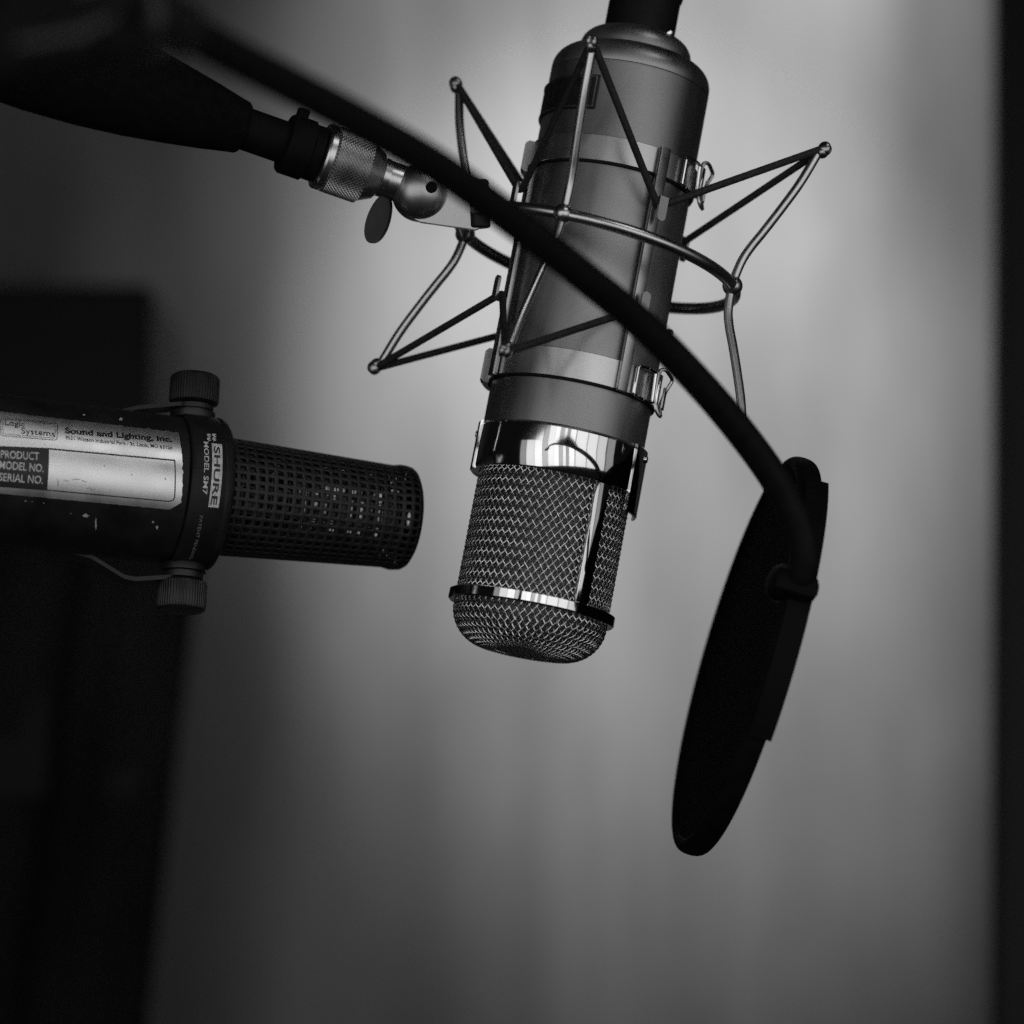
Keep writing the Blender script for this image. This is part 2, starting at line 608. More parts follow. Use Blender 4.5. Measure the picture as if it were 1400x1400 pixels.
# clamp bands with rubber liner and draw latch
for bi, (z0, z1, la) in enumerate(((15.0, 26.0, 41), (99.6, 109.7, 50))):
    bm = bmesh.new()
    sector(bm, 0, 360, z0, z1, BR + .5, BR + 1.5, 128, .2)
    band = obj('clamp_band', bm, M['band'], mount)
    bm = bmesh.new()
    sector(bm, 0, 360, z0 - 0.9, z1 - 1.0, BR + .1, BR + 1.1, 128, .2)
    obj('rubber_liner', bm, M['rubber'], band)
    # draw latch
    zc = (z0 + z1) / 2
    bm = bmesh.new()
    a0, a1 = la, la + 17
    loop = [cp(a0, 34.2, zc - 5.4), cp(a0, 34.2, zc + 5.4), cp((a0 + a1) / 2, 34.9, zc + 5.8), cp(a1, 34.9, zc + 5.8), cp(a1 + 1, 35.2, zc - 6.2), cp((a0 + a1) / 2, 34.7, zc - 6.4)]
    tube(bm, rounded(loop, 1.0, True), .62, 8, True)
    obj('latch_loop', bm, M['chrome'], band)
    bm = bmesh.new()
    cyl(bm, cp(a1 + 5, 35.0, zc - 6.6), cp(a1 + 5, 35.0, zc + 5.6), 1.5, 16, .3)
    obj('latch_pin', bm, M['chrome'], band)
    bm = bmesh.new()
    loop = [cp(a1 + 3, 35.4, zc + 7.4), cp(a1 + 6, 37.0, zc + 8.0), cp(a1 + 14, 38.6, zc + 5.4), cp(a1 + 13, 36.8, zc + 0.6), cp(a1 + 9, 36.2, zc - 6.4), cp(a1 + 9, 37.6, zc - 10.4), cp(a1 + 5, 36.4, zc - 8.6), cp(a1 + 3, 35.0, zc - 4)]
    tube(bm, rounded(loop, 1.4, True), .75, 8, True)
    obj('latch_hook', bm, M['steel'], band)
    bm = bmesh.new()
    mt = Matrix.Rotation(R(a1 + 20), 4, 'Z')
    box(bm, cp(a1 + 11, 36.9, zc - 2.8), (4.6, .9, 8.2), mt, .3)
    obj('latch_lever', bm, M['bar'], band)
    # tab on the far left where the band is riveted
    bm = bmesh.new()
    sector(bm, -112, -84, z0 - 1.5, z1 + .8, BR + 1.2, BR + 4.4, 12, 1.2)
    obj('band_tab', bm, M['bar'], band)

HOOK_AZ = (31, 121, -149, -66)
ZHU, ZHL = 87.5, 45.5
for az in HOOK_AZ:
    mt = Matrix.Rotation(R(az), 4, 'Z')
    bm = bmesh.new()
    ztop = 98.5 if az == -66 else 110.0
    box(bm, mt @ Vector((0, -34.0, (14.4 + ztop) / 2)), (4.4, 2.0, ztop - 14.4), mt, .35)
    bar = obj('clamp_bar', bm, M['bar'], mount)
    for up in (1, -1):
        bm = bmesh.new()
        zc = ZHU if up > 0 else ZHL
        mtp = mt @ Matrix.Rotation(R(0), 4, 'X')
        # foot, then a free plate with a rounded end
        box(bm, mt @ Vector((0, -37.0, zc + up * 1.6)), (3.8, 4.6, 1.6), mt, .3)
        out = []
        Lp, wv = 9.5, 1.9
        zs = zc + up * 2.4
        for k in range(9):
            a = PI * k / 8
            out.append(mt @ Vector((-wv * math.cos(a), -38.6, zs - up * (Lp - wv + wv * math.sin(a)))))
        out += [mt @ Vector((wv, -38.6, zs)), mt @ Vector((-wv, -38.6, zs))]
        extrude_poly(bm, out, mt.to_3x3() @ Vector((0, -1.1, 0)))
        obj('cord_hook', bm, M['bar'], bar)

# outer ring, balls, arms
RB = 55.0
bm = bmesh.new()
tube(bm, [MT @ cp(360 * k / 128, RB, 0) for k in range(128)], 2.35, 16, True)
ring = obj('ring', bm, M['steel'], mount, sharp=80)
BALL_AZ = (-17, 73, 163, -107)
PROF = [(55, 0), (55.2, 5), (56.2, 11), (58.2, 16.5), (61, 22.5), (65.6, 33), (70.2, 44.5), (73.9, 57.0)]
TIPS = {1: [], -1: []}
for az in BALL_AZ:
    bm = bmesh.new()
    ellipsoid(bm, MT @ cp(az, RB, 0), 3.9)
    obj('ring_ball', bm, M['steel'], ring)
    bm = bmesh.new()
    path = [cp(az, r, -z) for r, z in PROF[:0:-1]] + [cp(az, r, z) for r, z in PROF]
    tube(bm, [MT @ p for p in smooth_path(path, 6)], 1.75, 14)
    arm = obj('arm', bm, M['steel'], mount, sharp=80)
    for up in (1, -1):
        bm = bmesh.new()
        tip = cp(az, 75.3, up * 57.5)
        prev = cp(az, 70.2, up * 44.5)
        t = (tip - prev).normalized()
        side = cp(az + 90, 1, 0)
        side.normalize()
        nrm = t.cross(side).normalized()
        c = tip + t * 1.0
        rot = frame(Vector((0, 0, 0)), side, nrm, t)
        ellipsoid(bm, MT @ c, (2.4, 2.4, 2.6), 20, 12, MT.to_3x3().to_4x4() @ rot)
        for s in (1, -1):
            ellipsoid(bm, MT @ (c + t * 1.5 + side * s * 1.05), (1.45, 2.5, 2.7), 16, 10, MT.to_3x3().to_4x4() @ rot)
        obj('arm_tip', bm, M['bar'], arm)
        TIPS[up].append(MT @ (c + t * 2.2))

for up in (1, -1):
    nodes = []
    zc = ZHU if up > 0 else ZHL
    zz = zc + (0.0 if up > 0 else 0.0)
    for k in range(4):
        nodes.append(TIPS[up][k])
        haz = HOOK_AZ[k]
        nodes.append(cp(haz - 2.6, 37.0, zz)); nodes.append(cp(haz + 2.6, 37.0, zz))
    bm = bmesh.new()
    tube(bm, rounded(nodes, 1.4, True), 1.42, 10, True)
    obj('elastic_cord', bm, M['cord'], mount, sharp=80)

# bracket that carries the ring
FMI = FM.inverted()


def L(px, py, d):
    return FMI @ C(px, py, d)


def Ldir(v):
    return FMI.to_3x3() @ Vector(v)


bm = bmesh.new()
outline = [(560, 296), (575, 303), (610, 308), (650, 313.5), (660, 309), (666, 298), (667, 275), (664, 252), (652, 243), (600, 232), (565, 236), (550, 255)]
extrude_poly(bm, [L(x, y, 1098) for x, y in outline], Ldir((0, 0, -6)))
plate = obj('bracket_plate', bm, M['bracket'], mount)
bm = bmesh.new()
cyl(bm, L(653, 246, 1100.5), L(656, 312, 1100.5), 4.2, 28, .8)
obj('bracket_pin', bm, M['yoke'], plate)
bm = bmesh.new()
c0 = C(574, 262, 1099)
pr = []
for k in range(13):
    a = PI / 2 * k / 12
    pr.append((max(.02, 10.6 * math.cos(a)), 8.2 * math.sin(a)))
lathe(bm, [(10.6, -8), (10.9, -7), (10.9, -2), (10.6, 0)] + pr[1:], 64)
obj('swivel_joint', bm, M['bracket'], mount, tr=FMI @ Matrix.Translation(c0))
bm = bmesh.new()
cyl(bm, L(590, 256, 1095), L(590, 256, 1090.5), 2.2, 20, .4)  # black disc put in for the shaded inside of the screw hole
obj('swivel_hole', bm, M['plastic'], mount)
bm = bmesh.new()
pts = []
dv = Vector((-20, 62, 0)).normalized(); pv = Vector((dv.y, -dv.x, 0))
for k in range(36):
    a = 2 * PI * k / 36
    q = 35 * math.cos(a); w = 14.5 * math.sin(a) * (1.0 + 0.10 * math.cos(a))
    pts.append(L(516 + dv.x * q + pv.x * w, 299 + dv.y * q + pv.y * w, 1098 + w * .12))
extrude_poly(bm, pts, Ldir((0.9, 0.3, -4.2)))
obj('wing_screw', bm, M['yoke'], mount)

# knurled union nut, on the boom axis
ATILT, AAWAY = R(17.8), R(17)
ax = Vector((math.cos(AAWAY) * math.cos(ATILT), -math.cos(AAWAY) * math.sin(ATILT), -math.sin(AAWAY)))
az_ = Vector((math.sin(ATILT), math.cos(ATILT), 0))
ay = az_.cross(ax)
FB = frame(C(437, 212, 1091), ax, ay, az_)
TB = FMI @ FB                                    # boom-axis frame seen from the mount
bm = bmesh.new()
lathe(bm, [(7, 0), (11.6, 0), (12.4, .4), (12.7, 1.2), (12.7, 3.2), (12.4, 3.8), (12.2, 4.2)], 96, 'x')
lathe(bm, [(12.2, 17.8), (11.8, 18.6), (9.2, 23.5), (7.6, 24.5), (7.4, 27)], 96, 'x')
# knurl: crossed diamonds as pyramids
NKA, NKX = 50, 9
rowsv = []
for i in range(NKX * 2 + 1):
    x = 4.2 + 13.6 * i / (NKX * 2)
    rowsv.append([])
    for k in range(NKA * 2):
        a = 2 * PI * k / (NKA * 2)
        peak = ((i + k) % 2 == 0)
        rr = 12.95 if peak else 11.95
        rowsv[-1].append(bm.verts.new((x, rr * math.cos(a), rr * math.sin(a))))
for i in range(NKX * 2):
    for k in range(NKA * 2):
        q = [rowsv[i][k], rowsv[i][(k + 1) % (NKA * 2)], rowsv[i + 1][(k + 1) % (NKA * 2)], rowsv[i + 1][k]]
        # split so the ridges join the peaks
        if (i + k) % 2 == 0:
            bm.faces.new((q[0], q[1], q[3])); bm.faces.new((q[1], q[2], q[3]))
        else:
            bm.faces.new((q[0], q[1], q[2])); bm.faces.new((q[0], q[2], q[3]))
obj('knurled_nut', bm, M['knurl'], mount, sharp=12, tr=TB)
bm = bmesh.new()
cyl(bm, (24, 0, 0), (44, 0, 0), 7.2, 40, .5)
obj('neck', bm, M['steel'], mount, tr=TB)

# ================================================================== boom arm behind it
boom = thing('boom_arm', 'black boom arm with a tapered grip ending at the knurled steel nut', 'boom arm', FB)
bm = bmesh.new()
cyl(bm, (-45, 0, 0), (-.2, 0, 0), 8.0, 40, .5)
obj('tube', bm, M['plastic'], boom)
bm = bmesh.new()
lathe(bm, [(7.5, -14.5), (10.8, -14.2), (11.5, -13.2), (11.5, -5), (10.6, -4.4), (10.6, -.6), (7, -.3)], 64, 'x')
box(bm, (-11.0, -1, 12.2), (4.2, 5, 4.2), None, .6)
obj('flange', bm, M['plastic'], boom)
bm = bmesh.new()
prof = [(6.5, -30.5), (9.0, -30.2), (9.9, -31.2), (10.4, -34), (12.6, -44), (15.0, -57), (17.6, -73), (19.6, -91), (20.6, -110), (20.6, -135), (20.0, -170), (19, -205), (10, -206)]
lathe(bm, [(r, h) for r, h in prof], 64, 'x')
obj('grip', bm, M['flat'], boom, sharp=30)

# ================================================================== pop filter on its gooseneck
mup = Vector((0.283, 0.959, 0)).normalized()
SN = 0.068
cn = math.sqrt(1 - SN * SN)
nv = Vector((-mup.y * cn, mup.x * cn, SN))
hx = mup.cross(nv); hx = -hx if hx.z < 0 else hx
hy = mup.cross(hx)
FP = frame(C(1018, 896, 1112), hx, hy, mup)
pop = thing('pop_filter', 'round black pop filter seen nearly edge on at the end of a black gooseneck', 'pop filter', FP)
PR = 79.0
bm = bmesh.new()
pr = []
for k in range(24):
    a = 2 * PI * k / 24
    cx, cz = math.cos(a), math.sin(a)
    ex = lambda t: math.copysign(abs(t) ** 0.8, t)
    pr.append((PR - 3.2 + 3.2 * ex(cx), 4.7 * ex(cz)))
n = len(pr)
rings = []
for k in range(128):
    a = 2 * PI * k / 128
    rings.append([bm.verts.new((r * math.sin(a), h, r * math.cos(a))) for r, h in pr])
for k in range(128):
    for j in range(n):
        bm.faces.new((rings[k][j], rings[k][(j + 1) % n], rings[(k + 1) % 128][(j + 1) % n], rings[(k + 1) % 128][j]))
obj('hoop', bm, M['plastic'], pop)
for yy in (-3.4, 3.4):
    bm = bmesh.new()
    cv = bm.verts.new((0, yy * 1.15, 0))
    prev = None
    rr_ = []
    for q in range(1, 13):
        rad = (PR - 4.5) * q / 12
        rr_.append([bm.verts.new((rad * math.sin(2 * PI * k / 96), yy * (1.15 - .15 * (q / 12) ** 2), rad * math.cos(2 * PI * k / 96))) for k in range(96)])
    for k in range(96):
        bm.faces.new((cv, rr_[0][k], rr_[0][(k + 1) % 96]))
        for q in range(11):
            bm.faces.new((rr_[q][k], rr_[q][(k + 1) % 96], rr_[q + 1][(k + 1) % 96], rr_[q + 1][k]))
    obj('screen', bm, M['flat'], pop)


def pang(be, r, y):
    return Vector((r * math.sin(R(be)), y, r * math.cos(R(be))))


bm = bmesh.new()
rows_ = []
for k in range(33):
    be = 29 + (108 - 29) * k / 32
    rows_.append([bm.verts.new(pang(be, r, y)) for r, y in ((PR + .2, -3.4), (PR + 1.7, -3.0), (PR + 1.9, 5.6), (PR - 1, 6.2), (PR - 1, 5.2), (PR + .4, 5.0))])
for k in range(32):
    for j in range(6):
        bm.faces.new((rows_[k][j], rows_[k][(j + 1) % 6], rows_[k + 1][(j + 1) % 6], rows_[k + 1][j]))
bm.faces.new(rows_[0]); bm.faces.new(rows_[-1])
clip = obj('rim_clip', bm, M['plastic'], pop)
bm = bmesh.new()
rm = Matrix.Rotation(R(68), 4, 'Y')
box(bm, pang(68, 79.5, -2.0), (15, 17, 9.5), Matrix.Rotation(R(68 - 90), 4, 'Y'), 3.2)
obj('clip_block', bm, M['plastic'], clip)
FPI = FP.inverted()
gp = [(150, -4, 700), (240, 34, 735), (320, 77, 765), (400, 118, 795), (500, 171, 830), (600, 229, 866), (700, 301, 903), (800, 379, 940), (880, 446, 970), (960, 528, 995), (1020, 600, 1012), (1062, 660, 1022), (1089, 715, 1028), (1099, 756, 1031), (1096, 783, 1034), (1086, 796, 1038), (1072, 801, 1043)]
bm = bmesh.new()
path = smooth_path([C(*p) for p in gp], 10)
tube(bm, [FPI @ p for p in path], [5.35 + 0.10 * math.sin(i * PI / 2 * 2) for i in range(len(path))], 20)
goose = obj('gooseneck', bm, M['rubber'], pop, sharp=80)
bm = bmesh.new()
fz = Vector((-.62, .18, .76)).normalized(); fx = Vector((0, 1, 0)).cross(fz).normalized(); fy = fz.cross(fx)
lathe(bm, [(4.6, -3), (7.0, -3), (7.4, -2.2), (7.4, .6), (6.9, 1.4), (5.9, 1.5), (5.5, .9), (4.6, .2), (4.6, -3)], 48)
obj('ferrule', bm, M['yoke'], goose, tr=FPI @ frame(C(1071, 799, 1042), fx, fy, fz))
# clamp where the gooseneck starts, close to the camera
bm = bmesh.new()
cyl(bm, FPI @ C(250, 40, 738), FPI @ C(208, 24, 724), 7.6, 32, 1.0)
obj('gooseneck_collar', bm, M['yoke'], goose)
bm = bmesh.new()
cyl(bm, FPI @ C(206, 24, 722), FPI @ C(172, 20, 712), 9.8, 32, 1.2)
obj('lock_nut', bm, M['knob'], goose)
bm = bmesh.new()
pa, pb = C(150, 44, 705), C(-40, 70, 690)
dd = (pb - pa)
bx = dd.normalized(); bz = Vector((0, 0, 1)); by = bz.cross(bx).normalized(); bz = bx.cross(by)
rotm = FPI @ frame((pa + pb) / 2, bx, by, bz)
b2 = bmesh.new()
box(b2, (0, 0, 0), (dd.length + 8, 17, 16), None, 2.5)
box(b2, (0, -9.5, 3), (dd.length * .55, 6, 9), None, 1.5)
box(b2, (-13, 0, 8.6), (4, 14, 3), None, 1)
merge(bm, b2, rotm)
clamp = obj('stand_clamp', bm, M['plastic'], goose)
bm = bmesh.new()
tube(bm, [FPI @ C(x, y, d) for x, y, d in ((20, 62, 676), (60, 55, 678), (105, 48, 680), (150, 24, 686))], 2.2, 12)
obj('clamp_lever', bm, M['knob'], clamp)

# ================================================================== black dynamic microphone at the left
DT, DA = R(7.0), R(20.0)
dx = Vector((math.cos(DA) * math.cos(DT), -math.cos(DA) * math.sin(DT), -math.sin(DA)))
dz = Vector((math.sin(DT), math.cos(DT), 0))
dy = dz.cross(dx)
FD = frame(C(290, 677, 1116), dx, dy, dz)
FDI = FD.inverted()
dyn = thing('broadcast_microphone', 'black broadcast microphone with a worn silver label and a square holed cage', 'microphone', FD)
DR = 28.3
bm = bmesh.new()
lathe(bm, [(20, -16), (DR - .5, -16), (DR, -16.6), (DR, -60), (DR, -150), (24, -156), (0.01, -157)], 128, 'x')
body = obj('body', bm, M['paint'], dyn)
RR_ = 29.8
bm = bmesh.new()
lathe(bm, [(27.5, -15.8), (29.1, -15.6), (RR_ - .2, -15.0), (RR_, -14.5), (RR_, -3.2), (RR_ - .4, -2.6), (RR_ - .4, -1.9), (RR_, -1.3), (RR_ - .3, .2), (RR_ - 1.2, 1.2), (27, 1.6), (21, 1.6)], 128, 'x')
nring = obj('front_ring', bm, M['paint'], dyn)


def holed(bm, path, nax, naround, fr, plugged=0.0):
    """Sheet with square holes swept round x along a (x, r) polyline."""
    segs = []
    tot = 0
    for (xa, ra), (xb, rb) in zip(path, path[1:]):
        l = math.hypot(xb - xa, rb - ra); segs.append((tot, l, xa, ra, xb, rb)); tot += l

    def at(t):
        s = t * tot
        for s0, l, xa, ra, xb, rb in segs:
            if s <= s0 + l + 1e-6:
                u = (s - s0) / l
                return xa + (xb - xa) * u, ra + (rb - ra) * u
        return path[-1]
    cache = {}

    def V(i, j):
        j2 = j % (3 * naround)
        if (i, j2) not in cache:
            ci, fi = divmod(i, 3); cj, fj = divmod(j2, 3)
            offs = (0, fr, 1 - fr)
            t = (ci + offs[fi]) / nax
            a = (cj + offs[fj]) / naround * 2 * PI
            x, r = at(min(1.0, t))
            cache[(i, j2)] = bm.verts.new((x, r * math.cos(a), r * math.sin(a)))
        return cache[(i, j2)]
    for i in range(3 * nax):
        for j in range(3 * naround):
            if i % 3 == 1 and j % 3 == 1 and rnd.random() >= plugged:
                continue
            bm.faces.new((V(i, j), V(i, j + 1), V(i + 1, j + 1), V(i + 1, j)))


bm = bmesh.new()
holed(bm, [(0.5, 23.0), (71.5, 20.2), (73.0, 20.9), (77.5, 20.6), (79.6, 19.2), (80.3, 17.0)], 22, 40, 0.20)
cage = obj('grille_cage', bm, M['cage'], dyn, sharp=50)
so = cage.modifiers.new('thickness', 'SOLIDIFY'); so.thickness = 0.0008; so.offset = -1
bm = bmesh.new()
holed(bm, [(80.2, 17.0), (80.4, 3.0)], 5, 26, 0.22)
endg = obj('end_screen', bm, M['cage'], dyn, sharp=50)
so = endg.modifiers.new('thickness', 'SOLIDIFY'); so.thickness = 0.0008; so.offset = -1
bm = bmesh.new()
lathe(bm, [(0.01, 1), (9.5, 1), (9.5, 27), (15.5, 27.2), (15.5, 29.5), (7, 30), (7, 33), (0.01, 36)], 64, 'x')
obj('capsule', bm, M['yoke'], dyn)
bm = bmesh.new()
for a in (40, 130, 220, 310):
    cyl(bm, (33, 17 * math.cos(R(a)), 17 * math.sin(R(a))), (74, 15.6 * math.cos(R(a)), 15.6 * math.sin(R(a))), .9, 8)
lathe(bm, [(16.4, 66), (17.4, 66), (17.4, 67), (16.4, 67), (16.4, 66)], 48, 'x')
obj('spacer', bm, M['cage'], dyn)

bm = bmesh.new()
holed(bm, [(1.5, 21.4), (72, 18.9)], 30, 52, 0.10, 0.30)
liner = obj('inner_liner', bm, M['cage'], dyn, sharp=50)
so = liner.modifiers.new('thickness', 'SOLIDIFY'); so.thickness = 0.0003; so.offset = -1

# yoke and knobs: the swivel axis leans a little
KT = Matrix.Rotation(R(-14), 4, 'X')
for sg in (1, -1):
    kx = -9.5
    bm = bmesh.new()
    lathe(bm, [(0.01, 28.5 * sg), (8.6, 28.5 * sg), (8.8, 29.0 * sg), (8.8, 31.2 * sg), (7.0, 31.5 * sg), (7.0, 32.0 * sg), (8.0, 32.2 * sg), (8.0, 34.0 * sg), (7.2, 34.4 * sg), (0.01, 34.4 * sg)], 48)
    obj('washer', bm, M['knob'], dyn, tr=KT @ Matrix.Translation((kx, 0, 0)))
    bm = bmesh.new()
    # ribbed knob
    NR = 52
    hs = [(34.6, .84), (35.4, .97), (36.2, 1.0), (44.6, 1.0), (45.6, .96), (46.4, .86), (46.5, .6), (46.5, .01)]
    rg = []
    for hgt, f in hs:
        row = []
        for k in range(NR * 4):
            a = 2 * PI * k / (NR * 4)
            rib = (0.0, .22, .22, 0.0)[k % 4] if f > .9 else 0.1
            r = 9.4 * f + rib * (1 if f > .5 else 0)
            row.append(bm.verts.new((r * math.cos(a), r * math.sin(a), hgt * sg)))
        rg.append(row)
    for i in range(len(rg) - 1):
        for k in range(NR * 4):
            bm.faces.new((rg[i][k], rg[i][(k + 1) % (NR * 4)], rg[i + 1][(k + 1) % (NR * 4)], rg[i + 1][k]))
    obj('knob', bm, M['knob'] if sg < 0 else M['knobdark'], dyn, sharp=25, tr=KT @ Matrix.Translation((kx, 0, 0)))
    bm = bmesh.new()
    if sg > 0:
        cl = [(-4, 33.2, 0), (-16, 33.2, 0), (-32, 30.0, 2), (-46, 26.0, 9), (-80, 20, 26)]
    else:
        cl = [(-4, -33.2, 0), (-14, -34.4, 0), (-29, -37.0, 0), (-33, -36.4, 1), (-45, -29.0, 6), (-75, -20, 26)]
    top = []; 
    rows2 = []
    for i, (x, z, y) in enumerate(cl):
        w = 5.2 if i else 5.2
        rows2.append([bm.verts.new((x, y + s * w, z + t)) for s, t in ((-1, -.8), (1, -.8), (1, .8), (-1, .8))])
    for i in range(len(rows2) - 1):
        for j in range(4):
            bm.faces.new((rows2[i][j], rows2[i][(j + 1) % 4], rows2[i + 1][(j + 1) % 4], rows2[i + 1][j]))
    bm.faces.new(rows2[0]); bm.faces.new(rows2[-1])
    obj('yoke_arm', bm, M['yoke'], dyn, tr=KT)


# label and lettering wrapped on the cylinder
def pix2cyl(px, py, r):
    o = FDI @ Vector((0, 0, 0))
    d = FDI.to_3x3() @ C(px, py, 1).normalized()
    A = d.y ** 2 + d.z ** 2; B = 2 * (o.y * d.y + o.z * d.z); K = o.y ** 2 + o.z ** 2 - r * r
    disc = max(0.0, B * B - 4 * A * K)
    t = (-B - math.sqrt(disc)) / (2 * A)
    p = o + d * t
    return p.x, r * math.atan2(p.z, -p.y)


def wrap(x, s, r):
    th = s / r
    return Vector((x, -r * math.cos(th), r * math.sin(th)))


def cyl_patch(name, quad, r, material, parent, nx=40, ns=20, jitter=0.0, cut=0.0):
    """quad: four (x, s) corners BL, BR, TR, TL."""
    bl, br, tr_, tl = [Vector(q) for q in quad]
    bm = bmesh.new()
    gv = []
    for j in range(ns + 1):
        v = j / ns
        row = []
        for i in range(nx + 1):
            u = i / nx
            p = (bl * (1 - u) + br * u) * (1 - v) + (tl * (1 - u) + tr_ * u) * v
            if cut > 0:
                e = (u - (1 - cut)) / cut
                if e > 0:
                    p.y += e * (1 - v) * 3.0
            if jitter > 0:
                if j == ns: p.y += jitter * (noise.noise((p.x * .55, 3, 1)) - .1) * (1.8 if u > .7 else .6)
                if j == 0: p.y += jitter * .5 * noise.noise((p.x * .6, 9, 1))
                if i == nx: p.x += jitter * .7 * noise.noise((p.y * .6, 5, 1))
            row.append(bm.verts.new(wrap(p.x, p.y, r)))
        gv.append(row)
    for j in range(ns):
        for i in range(nx):
            bm.faces.new((gv[j][i], gv[j][i + 1], gv[j + 1][i + 1], gv[j + 1][i]))
    return obj(name, bm, material, parent)


def cyl_text(name, items, r, material, parent):
    """items: (string, start pixel, end pixel, height mm, bold)."""
    bm = bmesh.new()
    for s, p0, p1, hgt, bold in items:
        a = Vector(pix2cyl(*p0, r)); b = Vector(pix2cyl(*p1, r))
        d = b - a; Ln = d.length; d /= Ln
        up = Vector((-d.y, d.x))
        vs, fs = text_verts(s, bold)
        x0_, x1_ = min(v.x for v in vs), max(v.x for v in vs)
        caps = 0.73
        nvs = []
        for v in vs:
            q = a + d * ((v.x - x0_) / (x1_ - x0_) * Ln) + up * (v.y / caps * hgt)
            nvs.append(bm.verts.new(wrap(q.x, q.y, r)))
        for f in fs:
            try:
                bm.faces.new([nvs[i] for i in f])
            except ValueError:
                pass
    return obj(name, bm, material, parent)


def ribbon(bm, pts, w, r, closed=False):
    pts = [Vector(p) for p in pts]
    # resample
    out = []
    n = len(pts)
    for i in range(n if closed else n - 1):
        p, q = pts[i], pts[(i + 1) % n]
        k = max(1, int((q - p).length / 1.0))
        for s in range(k):
            out.append(p.lerp(q, s / k))
    if not closed:
        out.append(pts[-1])
    m = len(out)
    rows_ = []
    for i in range(m):
        a = out[i - 1] if (i or closed) else out[i]
        b = out[(i + 1) % m] if (i < m - 1 or closed) else out[i]
        t = (b - a).normalized(); nn = Vector((-t.y, t.x)) * w / 2
        rows_.append((bm.verts.new(wrap(*(out[i] + nn), r)), bm.verts.new(wrap(*(out[i] - nn), r))))
    for i in range(m if closed else m - 1):
        a, b = rows_[i], rows_[(i + 1) % m]
        bm.faces.new((a[0], a[1], b[1], b[0]))


LR = DR + .12
P = lambda x, y: pix2cyl(x, y, LR)
quad = [P(-40, 671), P(246, 698), P(244, 591), P(-40, 558)]
label = cyl_patch('label', quad, LR, M['label'], dyn, 120, 44, .55, .05)
IR = LR + .10
PI_ = lambda x, y: pix2cyl(x, y, IR)
bm = bmesh.new()
ribbon(bm, [PI_(-40, 609), PI_(68, 613.5), PI_(239, 629.3)], .55, IR)
ribbon(bm, [PI_(239, 629.3), PI_(238.8, 680), PI_(236.5, 684), PI_(231, 685.5)], .42, IR)
ribbon(bm, [PI_(231, 685.5), PI_(64, 670), PI_(-40, 662)], .42, IR)
fr_ = [PI_(2, 571), PI_(76, 578), PI_(78.5, 580), PI_(78, 600), PI_(75, 601.5), PI_(3, 595.5), PI_(1, 593), PI_(1, 573)]
ribbon(bm, fr_, .22, IR, True)
fr2 = [PI_(4, 573), PI_(75.5, 580), PI_(75, 599), PI_(4, 593)]
ribbon(bm, fr2, .16, IR, True)
obj('label_rules', bm, M['ink'], label)
block = cyl_patch('label_block', [PI_(-40, 661), PI_(64.5, 669.5), PI_(67, 613.5), PI_(-40, 609)], IR + .04, M['ink'], label, 30, 16)
cyl_text('label_lettering', [
    ('Logic', (7, 581), (34, 583.5), 2.5, .006),
    ('Systems', (29, 592.5), (75, 597), 2.7, .006),
    ('Sound and Lighting, Inc.', (89, 592.0), (235.5, 604.2), 2.7, .034),
    ('9531 Watson Industrial Park / St. Louis, MO 63126', (89.5, 600.5), (236, 614.3), 1.7, .006),
], IR, M['ink'], label)
cyl_text('label_lettering', [
    ('PRODUCT', (1, 626), (53.5, 629), 3.0, .012),
    ('MODEL NO.', (-1, 640.5), (59.5, 645.5), 3.0, .012),
    ('SERIAL NO.', (-2, 657), (58.5, 661.5), 3.0, .012),
], IR + .1, M['print'], label)
# scratched-in pencil marks and dents on the blank panel
bm = bmesh.new()
for pts in (((79, 655), (79.5, 665)), ((87, 656), (92, 658), (94, 657)), ((99, 656), (104, 655), (110, 655.5)), ((112, 657), (118, 659)), ((118, 668), (123, 667), (126, 670), (131, 669))):
    ribbon(bm, [PI_(*p) for p in pts], .22, IR)
for cx_, cy_, rr0 in ((226, 654.5, 1.0), (143, 636.5, .6), (180, 649, .5), (62, 607, .4)):
    ribbon(bm, [PI_(cx_ - rr0, cy_), PI_(cx_ + rr0, cy_ + .3)], .45, IR)
obj('label_scratches', bm, M['faint'], label)

# lettering on the front ring
TR = RR_ + .12
PT = lambda x, y: pix2cyl(x, y, TR)
plate_ = cyl_patch('logo_plate', [PT(284.6, 693), PT(298.6, 694.5), PT(303.4, 607.5), PT(289.4, 606)], TR, M['print'], nring, 8, 30)
cyl_text('logo_lettering', [('SHURE', (292.6, 609.8), (288.0, 690.0), 2.35, .022)], TR + .1, M['ink'], plate_)
bm = bmesh.new()
for ox in (0, 7.2):
    for oy in (0, 5.4):
        q = [(283.4 + ox, 592.8 + oy), (288.6 + ox, 593.4 + oy), (285.8 + ox, 595.6 + oy), (289.4 + ox, 596.0 + oy), (284.2 + ox, 598.4 + oy), (285.6 + ox, 595.9 + oy), (282.8 + ox, 595.5 + oy)]
        bm.faces.new([bm.verts.new(wrap(*PT(*p), TR)) for p in q])
obj('logo_mark', bm, M['print'], nring)
cyl_text('ring_lettering', [('MODEL SM7', (278.4, 603.5), (276.6, 675.5), 1.9, .014)], TR, M['print'], nring)
cyl_text('ring_lettering', [('PATENT PENDING', (273.3, 705), (258.5, 764), 1.3, .0)], TR, M['faint'], nring)

